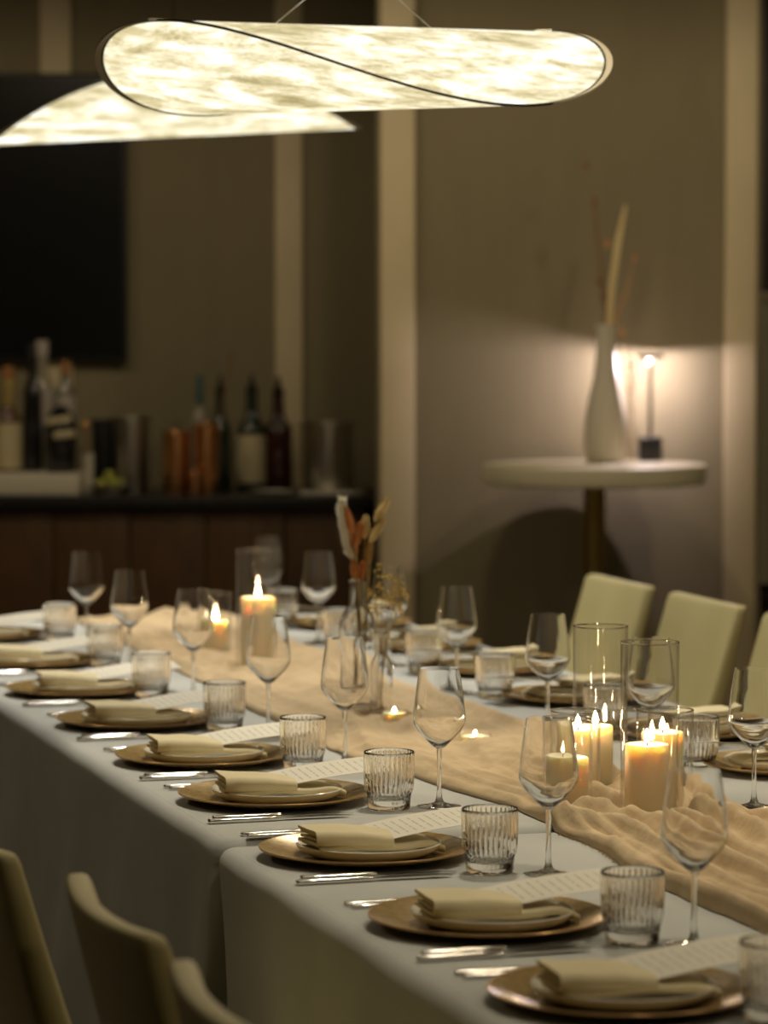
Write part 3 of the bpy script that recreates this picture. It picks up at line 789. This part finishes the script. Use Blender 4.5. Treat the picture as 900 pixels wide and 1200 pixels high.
# ------------------------------------------------------------------ dining chairs
def make_chair():
    root = empty('dining_chair')      # local: +x faces the table, back at x<0
    MB().rbox((.02,0,.44), (.225,.225,.045), .03, (3,3,1), lambda x,y,z: (x, y, z + (.012*(1-(x/.225)**2)*(1-(y/.225)**2) if z > 0 else 0))).build('seat', M['leather'], root)
    def wp(x, y, z):
        k = (z+.235)/.47
        x = x*(1.05 - .5*k); yy = y*(1.0 - .03*(1-k)); bend = .022*(y/.21)**2
        return (x + bend - .150*k - .008*math.sin(PI*k), yy, z + .006*(abs(y)/.21)**2*k)
    MB().rbox((-.205,0,.635), (.028,.212,.235), .015, (1,10,8), wp).build('backrest', M['leather'], root)
    for sx, sy in ((1,1),(1,-1),(-1,1),(-1,-1)):
        x, y = sx*.19, sy*.19
        MB().tube([(x+.02,y,.40),(x+.02+sx*.012,y+sy*.006,0)], [.019,.013], 10).build('leg', M['dark_wood'], root)
    return root
chair0 = make_chair(); KID[chair0.name] = kids(chair0)
def chair(t, n, s, label):
    place(chair0, t, n, 0, TH + (0 if s > 0 else PI), label, 'chair', 'cream leather dining chairs')
BX = .37
chair(.74, -.49+BX, 1, 'cream leather dining chair at the left frame edge, farthest of the left three')
chair(.17, -.435+BX, 1, 'cream leather dining chair with its back to the camera, middle of the left three')
chair(-.37, -.435+BX, 1, 'cream leather dining chair at the bottom edge, nearest of the left three')
chair(4.25, 1.73-BX+.03, -1, 'cream leather dining chair under the round side table, farthest of the right three')
chair(3.68, 1.73-BX+.03, -1, 'cream leather dining chair behind the tall candle glasses, middle of the right three')
chair(3.11, 1.73-BX+.03, -1, 'cream leather dining chair cut by the right frame edge')

# ------------------------------------------------------------------ tall side table, vase, lamp
def U(u, y): return (u-450)*y/F_PX
def V(v, y): return 1.515 - (v-375)*y/F_PX
SY = 10.65; sx = U(697, SY); ZT = 1.05
st = empty('pedestal_table', (sx, SY, 0))
R = .36
MB().lathe([(0,ZT-.062),(R-.012,ZT-.062),(R,ZT-.056),(R,ZT-.004),(R-.003,ZT),(0,ZT)], 80).build('table_top', M['tabletop'], st)
MB().lathe([(.036,.02),(.036,ZT-.075),(.12,ZT-.070),(.12,ZT-.062),(0,ZT-.062)], 32).build('column', M['brass'], st)
MB().lathe([(0,0),(.24,0),(.245,.006),(.24,.014),(.06,.022),(0,.022)], 48).build('base', M['brass'], st)
tag(st, 'round cream bar-height pedestal table against the far wall', 'side table')
vy = SY+.14; k = vy/F_PX
def vz(v): return (541-v)*k
vase = empty('ceramic_vase', (U(710, vy), vy, ZT))
prof = [(0,0),(.055,0),(.064,.006),(.071,.04),(.073,.09),(.068,.15),(.054,.22),(.040,.29),(.033,.36),(.031,.41),(.034,.445),(.0345,.45),(.030,.45),(.027,.41),(.029,.36),(.035,.29),(.049,.22),(.063,.15),(.068,.09),(.066,.04),(.058,.012),(0,.012)]
MB().lathe(prof, 48).build('body', M['white'], vase)
tag(vase, 'white ceramic bottle-shaped vase on the round side table', 'vase')
def spray(u0, path, m, label, blobs, r=.006):
    root = empty('dried_branch', (U(710, vy), vy, ZT)); pp = [((u-710)*k, dy, vz(v)) for u, v, dy in path]
    MB().tube(pp, [r]*(len(pp)-1)+[r*.4], 6).build('stalk', m, root)
    b = MB()
    for (u, v, s) in blobs:
        for q in range(7):
            c = ((u-710)*k + random.gauss(0,s*.5), random.gauss(0,s*.4), vz(v)+random.gauss(0,s*.8)); rr = s*random.uniform(.4,.8)
            b.lathe([(0,-rr*1.6),(rr*.8,-rr*.6),(rr,0),(rr*.6,rr),(0,rr*1.7)], 7, c=c)
    if blobs: b.build('seed_cluster', m, root)['kind'] = 'stuff'
    tag(root, label, 'dried stem', 'dried stems in the white vase')
spray(0, [(711,530,0),(712,400,0),(716,340,0),(724,280,-.01),(732,240,-.01)], FL['straw'], 'pale straw reed standing upright in the white vase', [], .012)
spray(0, [(709,530,.005),(711,400,.01),(706,330,.02),(700,280,.02),(694,225,.02)], FL['brown'], 'dark brown dried stem leaning left in the white vase', [(696,240,.010),(704,330,.010),(686,195,.007),(708,345,.011)], .004)
spray(0, [(710,530,-.005),(714,400,-.01),(722,370,-.02),(732,345,-.02),(742,302,-.02)], FL['rust'], 'thin rust dried twig leaning right in the white vase', [(742,302,.007),(729,390,.008),(712,285,.007)], .003)
# bud vase of clear glass in front of the lamp
gy = SY-.12
bv = empty('bud_vase', (U(738, gy), gy, ZT))
MB().lathe([(0,0),(.026,0),(.028,.004),(.028,.10),(.022,.12),(.011,.15),(.010,.24),(.012,.245),(.009,.245),(.008,.15),(.019,.12),(.025,.10),(.025,.008),(0,.008)], 28).build('bottle', M['hurricane'], bv, angle=50)
tag(bv, 'slim clear glass bud vase in front of the small table lamp', 'vase')
tw = empty('dried_twig', (U(738, gy), gy, ZT))
MB().tube([(0,0,.01),(.001,0,.2),(.012,0,.30),(-.004,0,.36)], .0025, 5).build('stalk', FL['rust'], tw)
b = MB()
for q in range(9): b.lathe([(0,-.006),(.006,0),(0,.007)], 6, c=(random.gauss(.004,.01), random.gauss(0,.008), .24+.1*random.random()))
b.build('buds', FL['rust'], tw); tag(tw, 'rust dried twig in the slim glass bud vase', 'dried twig')
ly = SY+.23; lx = U(762, ly)
lamp = empty('table_lamp', (lx, ly, ZT))
MB().rbox((0,0,.04), (.037,.037,.04), .004).build('base', M['black'], lamp)
MB().tube([(0,0,.08),(0,0,.338)], .0065, 12).build('stem', M['lamp_wire'], lamp)
MB().lathe([(0,.338),(.042,.338),(.045,.341),(.045,.349),(.042,.352),(0,.352)], 32).build('shade_disc', M['black'], lamp)
MB().lathe([(.0065,.335),(.012,.335),(.013,.338),(.0065,.338)], 20).build('led_ring', M['led'], lamp)
tag(lamp, 'small black disc-topped table lamp with cube base, glowing under its disc', 'table lamp')
pl = bpy.data.lights.new('table_lamp_light', 'POINT'); pl.energy = 9.5; pl.color = (1.0,.83,.88); pl.shadow_soft_size = .005
po = bpy.data.objects.new('table_lamp_light', pl); COL.objects.link(po); po.location = (lx-.013, ly, ZT+.3325)

# ------------------------------------------------------------------ bar counter in the alcove
CF, CB = 11.55, ZA; CZ = .90; CX1 = XR-.01; CX0 = -3.2
ct = MB().rbox(((CX0+CX1)/2, (CF+CB)/2-.01, CZ-.02), ((CX1-CX0)/2, (CB-CF)/2-.0, .02), .004).build('counter_top', M['stone'])
tag(ct, 'long black stone bar top along the alcove wall', 'counter')
ux = [U(427,CF), U(240,CF), U(61,CF), U(-118,CF), U(-297,CF), U(-476,CF)]
for i in range(len(ux)-1):
    b_, a_ = ux[i], ux[i+1]; wd = b_-a_
    cab = empty('bar_cabinet', ((a_+b_)/2, CF+.03, 0))
    MB().box(-wd/2+.001, wd/2-.001, .022, CB-CF-.05, .08, CZ-.041).build('carcass', M['walnut'], cab, smooth=False)
    MB().box(-wd/2+.001, wd/2-.001, .07, CB-CF-.06, 0, .08).build('plinth', M['black'], cab, smooth=False)
    for sgn in (-1, 1):
        MB().rbox((sgn*wd/4, .010, (CZ-.055+.09)/2), (wd/4-.003, .010, (CZ-.055-.09)/2), .003).build('door', M['walnut'], cab)
    tag(cab, ['dark walnut bar cabinet at the right end, beside the wall corner', 'dark walnut bar cabinet second from the right, below the copper cups',
              'dark walnut bar cabinet third from the right, below the pale box', 'dark walnut bar cabinet fourth from the right', 'dark walnut bar cabinet fifth from the right'][i], 'cabinet', 'walnut bar cabinets')
# television
ty = ZA-.05
tv = empty('television', (U(-170,ty), ty, V(255.5,ty)))
hw_ = U(149,ty)-U(-170,ty); hh = (V(88,ty)-V(423,ty))/2
MB().rbox((0,.015,0), (hw_,.022,hh), .006).build('body', M['tvframe'], tv)
MB().box(-hw_+.012, hw_-.012, -.0085, -.006, -hh+.014, hh-.012).build('screen', M['tv'], tv, smooth=False)
MB().box(-.3, .3, .037, .047, -.2, .2).build('wall_bracket', M['black'], tv, smooth=False)
tag(tv, 'large black wall-mounted television, switched off', 'television')

# bar things: u centre, v base, v top, width px, depth y
def spot_on(u, y): return (U(u, y), y, CZ)
def root_part(r): return kids(r)[0]
def bottle(u, y, h, r, glass, label, cap, neck_lab=None, body_lab=None, z0=CZ, neck=.30, pourer=False, rz=0):
    root = empty('liquor_bottle', (U(u,y), y, z0), rz)
    sh = h*(1-neck)
    MB().lathe([(0,0),(r*.95,0),(r,.005),(r,sh*.86),(r*.92,sh*.93),(r*.68,sh),(r*.46,sh+h*.05),(r*.40,h*.97),(r*.44,h*.975),(r*.44,h),(0,h)], 28).build('glass_body', glass, root); gb = root_part(root)
    if pourer:
        MB().lathe([(0,h),(r*.40,h),(r*.42,h+.012),(r*.2,h+.02),(r*.13,h+.055),(0,h+.055)], 14).build('pourer', M['black'], root)
    else:
        MB().lathe([(r*.47,h*.9),(r*.47,h+.006),(r*.42,h+.010),(0,h+.010)], 18).build('cap', cap, root)
    if body_lab:
        MB().lathe([(r*1.004,sh*body_lab[1]),(r*1.012,sh*body_lab[1]+.001),(r*1.012,sh*body_lab[2]),(r*1.004,sh*body_lab[2])], 28).build('label_band', body_lab[0], gb)
    if neck_lab:
        MB().lathe([(r*.47,sh+h*.06),(r*.49,sh+h*.07),(r*.48,h*.90),(r*.46,h*.90)], 18).build('neck_foil', neck_lab, gb)
    tag(root, label, 'bottle', 'bottles on the bar'); return root
amber = liquid('amber_spirit', (.10,.045,.012)); clear = liquid('clear_spirit', (.20,.19,.15)); dark = liquid('dark_spirit', (.012,.012,.014)); green = liquid('green_bottle', (.02,.03,.02)); red = liquid('red_bottle', (.035,.008,.008)); pale = liquid('pale_bottle', (.35,.32,.24))
lab_c = mat('cream_label', (.58,.50,.31), .7); bump(lab_c, 60, .05)
lab_w = mat('white_label', (.45,.40,.36), .7); bump(lab_w, 60, .05)
gold = mat('gold_foil', (.55,.43,.16), .4, .5); bump(gold, 80, .1)
teal = mat('teal_cap', (.06,.13,.12), .5); bump(teal, 60, .05)
orange = mat('orange_stopper', (.35,.15,.04), .5); bump(orange, 60, .05)
ly1 = CF+.22
bx = MB().rbox((0,0,.038), (.36,.16,.038), .006).build('serving_riser', M['white'], loc=(U(96,CF+.14)-.36, CF+.18, CZ)); tag(bx, 'low pale box at the left of the bar under the bottles', 'box')
zb = CZ+.0765
y1 = CF+.20; kk = y1/F_PX
bottle(10, y1, 120*kk, .046, amber, 'amber bottle with cream label and gold neck at the left frame edge', orange, gold, (lab_c,.05,.82), z0=zb, neck=.42)
bottle(38, y1+.03, 146*kk, .034, dark, 'slim dark bottle beside the amber one', M['black'], None, None, z0=zb)
bottle(50, y1+.10, 150*kk, .046, pale, 'tall pale bottle with whitish label behind the black rounded one', lab_w, None, (lab_w,.30,.92), z0=zb)
bottle(77, y1+.08, 126*kk, .038, clear, 'clear square-shouldered bottle with an orange stopper', orange, None, (lab_w,.35,.9), z0=zb, neck=.22)
rb = empty('liquor_bottle', (U(71,y1-.06), y1-.06, zb))
MB().lathe([(0,0),(.050,0),(.056,.008),(.058,.10),(.056,.17),(.046,.205),(.025,.225),(.018,.235),(0,.236)], 28).build('glass_body', dark, rb)
for q, zc in ((0,.185),(1,.135)):
    MB().rbox((-.004+.012*q,-.0565+.006*(1-q),zc), (.046,.004,.013), .004, (8,1,1), lambda x,y,z: (x, y + 9*x*x, z + .12*x)).build('label_stripe', lab_c, rb)
tag(rb, 'squat black rounded bottle with two slanted pale label stripes', 'bottle', 'bottles on the bar')
def cup(name, u, y, vtop, vbase, wpx, m, label, cat, taper=.88, group=None, lip=True):
    h = (vbase-vtop)*y/F_PX; r = wpx*y/F_PX/2; root = empty(name, (U(u,y), y, CZ))
    MB().lathe([(0,0),(r*taper*.97,0),(r*taper,.004),(r,h),(r*.96,h),(r*taper*.95,.008),(0,.008)], 32).build('body', m, root)
    if lip: MB().tube([(r*.985*math.cos(a), r*.985*math.sin(a), h) for a in [2*PI*i/32 for i in range(32)]], .003, 6, closed=True).build('rolled_lip', m, root)
    tag(root, label, cat, group); return root
y2 = CF+.20
cup('mixing_tin', 154, y2+.05, 490, 577, 44, M['bucket'], 'brushed steel mixing tin left of the copper cups', 'shaker')
cup('mixing_tin', 122, y2+.10, 490, 574, 30, M['black'], 'dark mixing tin behind the bowl of limes', 'shaker')
cup('copper_cup', 207, y2-.05, 507, 580, 34, M['copper'], 'shiny copper shaker cup, left of the two tall ones', 'cup', .9, 'copper cups')
cup('copper_cup', 242, y2-.07, 500, 582, 30, M['copper'], 'shiny copper shaker cup, right of the two tall ones', 'cup', .9, 'copper cups')
cup('copper_jigger', 228, CF+.05, 556, 584, 16, M['copper'], 'tiny copper jigger in front of the tall copper cups', 'jigger', .8)
cup('ice_bucket', 386, y2-.02, 497, 580, 56, M['bucket'], 'brushed steel ice bucket at the right end of the bar', 'ice bucket', .92)
# bar spoon and tongs in the white holder
sp = empty('bar_tool', (U(103,y2), y2, CZ))
MB().lathe([(0,0),(.018,0),(.022,.14),(.020,.14),(.016,.006),(0,.006)], 20).build('holder', M['white'], sp)
MB().tube([(0,0,.01),(-.008,0,.23)], .004, 6).build('handle', M['copper'], sp)
MB().rbox((-.009,0,.24), (.010,.004,.016), .004).build('grip', M['copper'], sp)
tag(sp, 'copper bar tool standing in a narrow white holder beside the bowl', 'bar tool')
bw = empty('garnish_bowl', (U(128,CF+.12), CF+.12, CZ))
MB().lathe([(0,0),(.03,0),(.035,.006),(.070,.035),(.072,.038),(.066,.036),(.03,.010),(0,.010)], 32).build('bowl', M['white'], bw); tag(bw, 'shallow pale bowl holding limes on the bar', 'bowl')
for i, (x, y_, z_) in enumerate([(-.03,-.01,.038),(.012,-.022,.036),(.03,.014,.040),(-.008,.024,.038),(0,0,.066)]):
    root = empty('lime', (U(128,CF+.12)+x, CF+.12+y_, CZ+z_-.002))
    MB().lathe([(0,-.020),(.010,-.0175),(.018,-.009),(.0205,0),(.018,.009),(.010,.0175),(.004,.021),(0,.023)], 16).build('fruit', M['lime'], root)
    root.rotation_euler = (random.random()*1.5, random.random()*1.5, 0)
    tag(root, ['lime at the left of the garnish bowl','lime at the front of the garnish bowl','lime at the right of the garnish bowl','lime at the back of the garnish bowl','lime on top of the heap in the garnish bowl'][i], 'lime', 'limes in the bowl')
y3 = CF+.36; k3 = y3/F_PX
bottle(234, y3, 132*k3, .030, pale, 'pale bottle with a teal cap behind the copper cups', teal, teal, None)
bottle(258, y3, 118*k3, .040, green, 'dark bottle with black pourer just right of the copper cups', M['black'], None, None, pourer=True)
bottle(295, y3-.03, 118*k3, .052, green, 'dark green bottle with a tall cream label and black pourer', M['black'], None, (lab_c,.12,.80), pourer=True)
bottle(326, y3-.02, 116*k3, .050, red, 'dark red bottle with black pourer left of the ice bucket', M['black'], None, None, pourer=True)
st2 = MB().tube([(0,0,.004),(.05,0,.36),(.075,0,.50)], .0035, 6).build('bamboo_stick', FL['brown'], loc=(U(247,y3-.06), y3-.06, CZ)); tag(st2, 'thin brown stick leaning beside the dark bottles', 'stick')
for i, u in enumerate((349, 362)):
    gl = MB().lathe([(0,0),(.022,0),(.026,.004),(.036,.24),(.034,.24),(.024,.008),(0,.008)], 28).build('mixing_glass', M['hurricane'], loc=(U(u,y3+.05+.09*i), y3+.05+.09*i, CZ))
    tag(gl, ['clear flared mixing glass behind the red bottle', 'clear flared mixing glass behind the ice bucket'][i], 'glass', 'mixing glasses')
pt = MB().lathe([(0,.004),(.05,.004),(.075,.012),(.078,.013),(.05,0),(0,0)], 36).build('saucer', M['plate'], loc=(U(320,CF+.10), CF+.10, CZ)); tag(pt, 'small cream saucer at the front of the bar', 'saucer')
tr = MB().rbox((0,0,.006), (.11,.07,.006), .004).build('bar_tray', M['silver_paper'], loc=(U(388,CF+.09), CF+.09, CZ)); tag(tr, 'flat silvery tray in front of the ice bucket', 'tray')
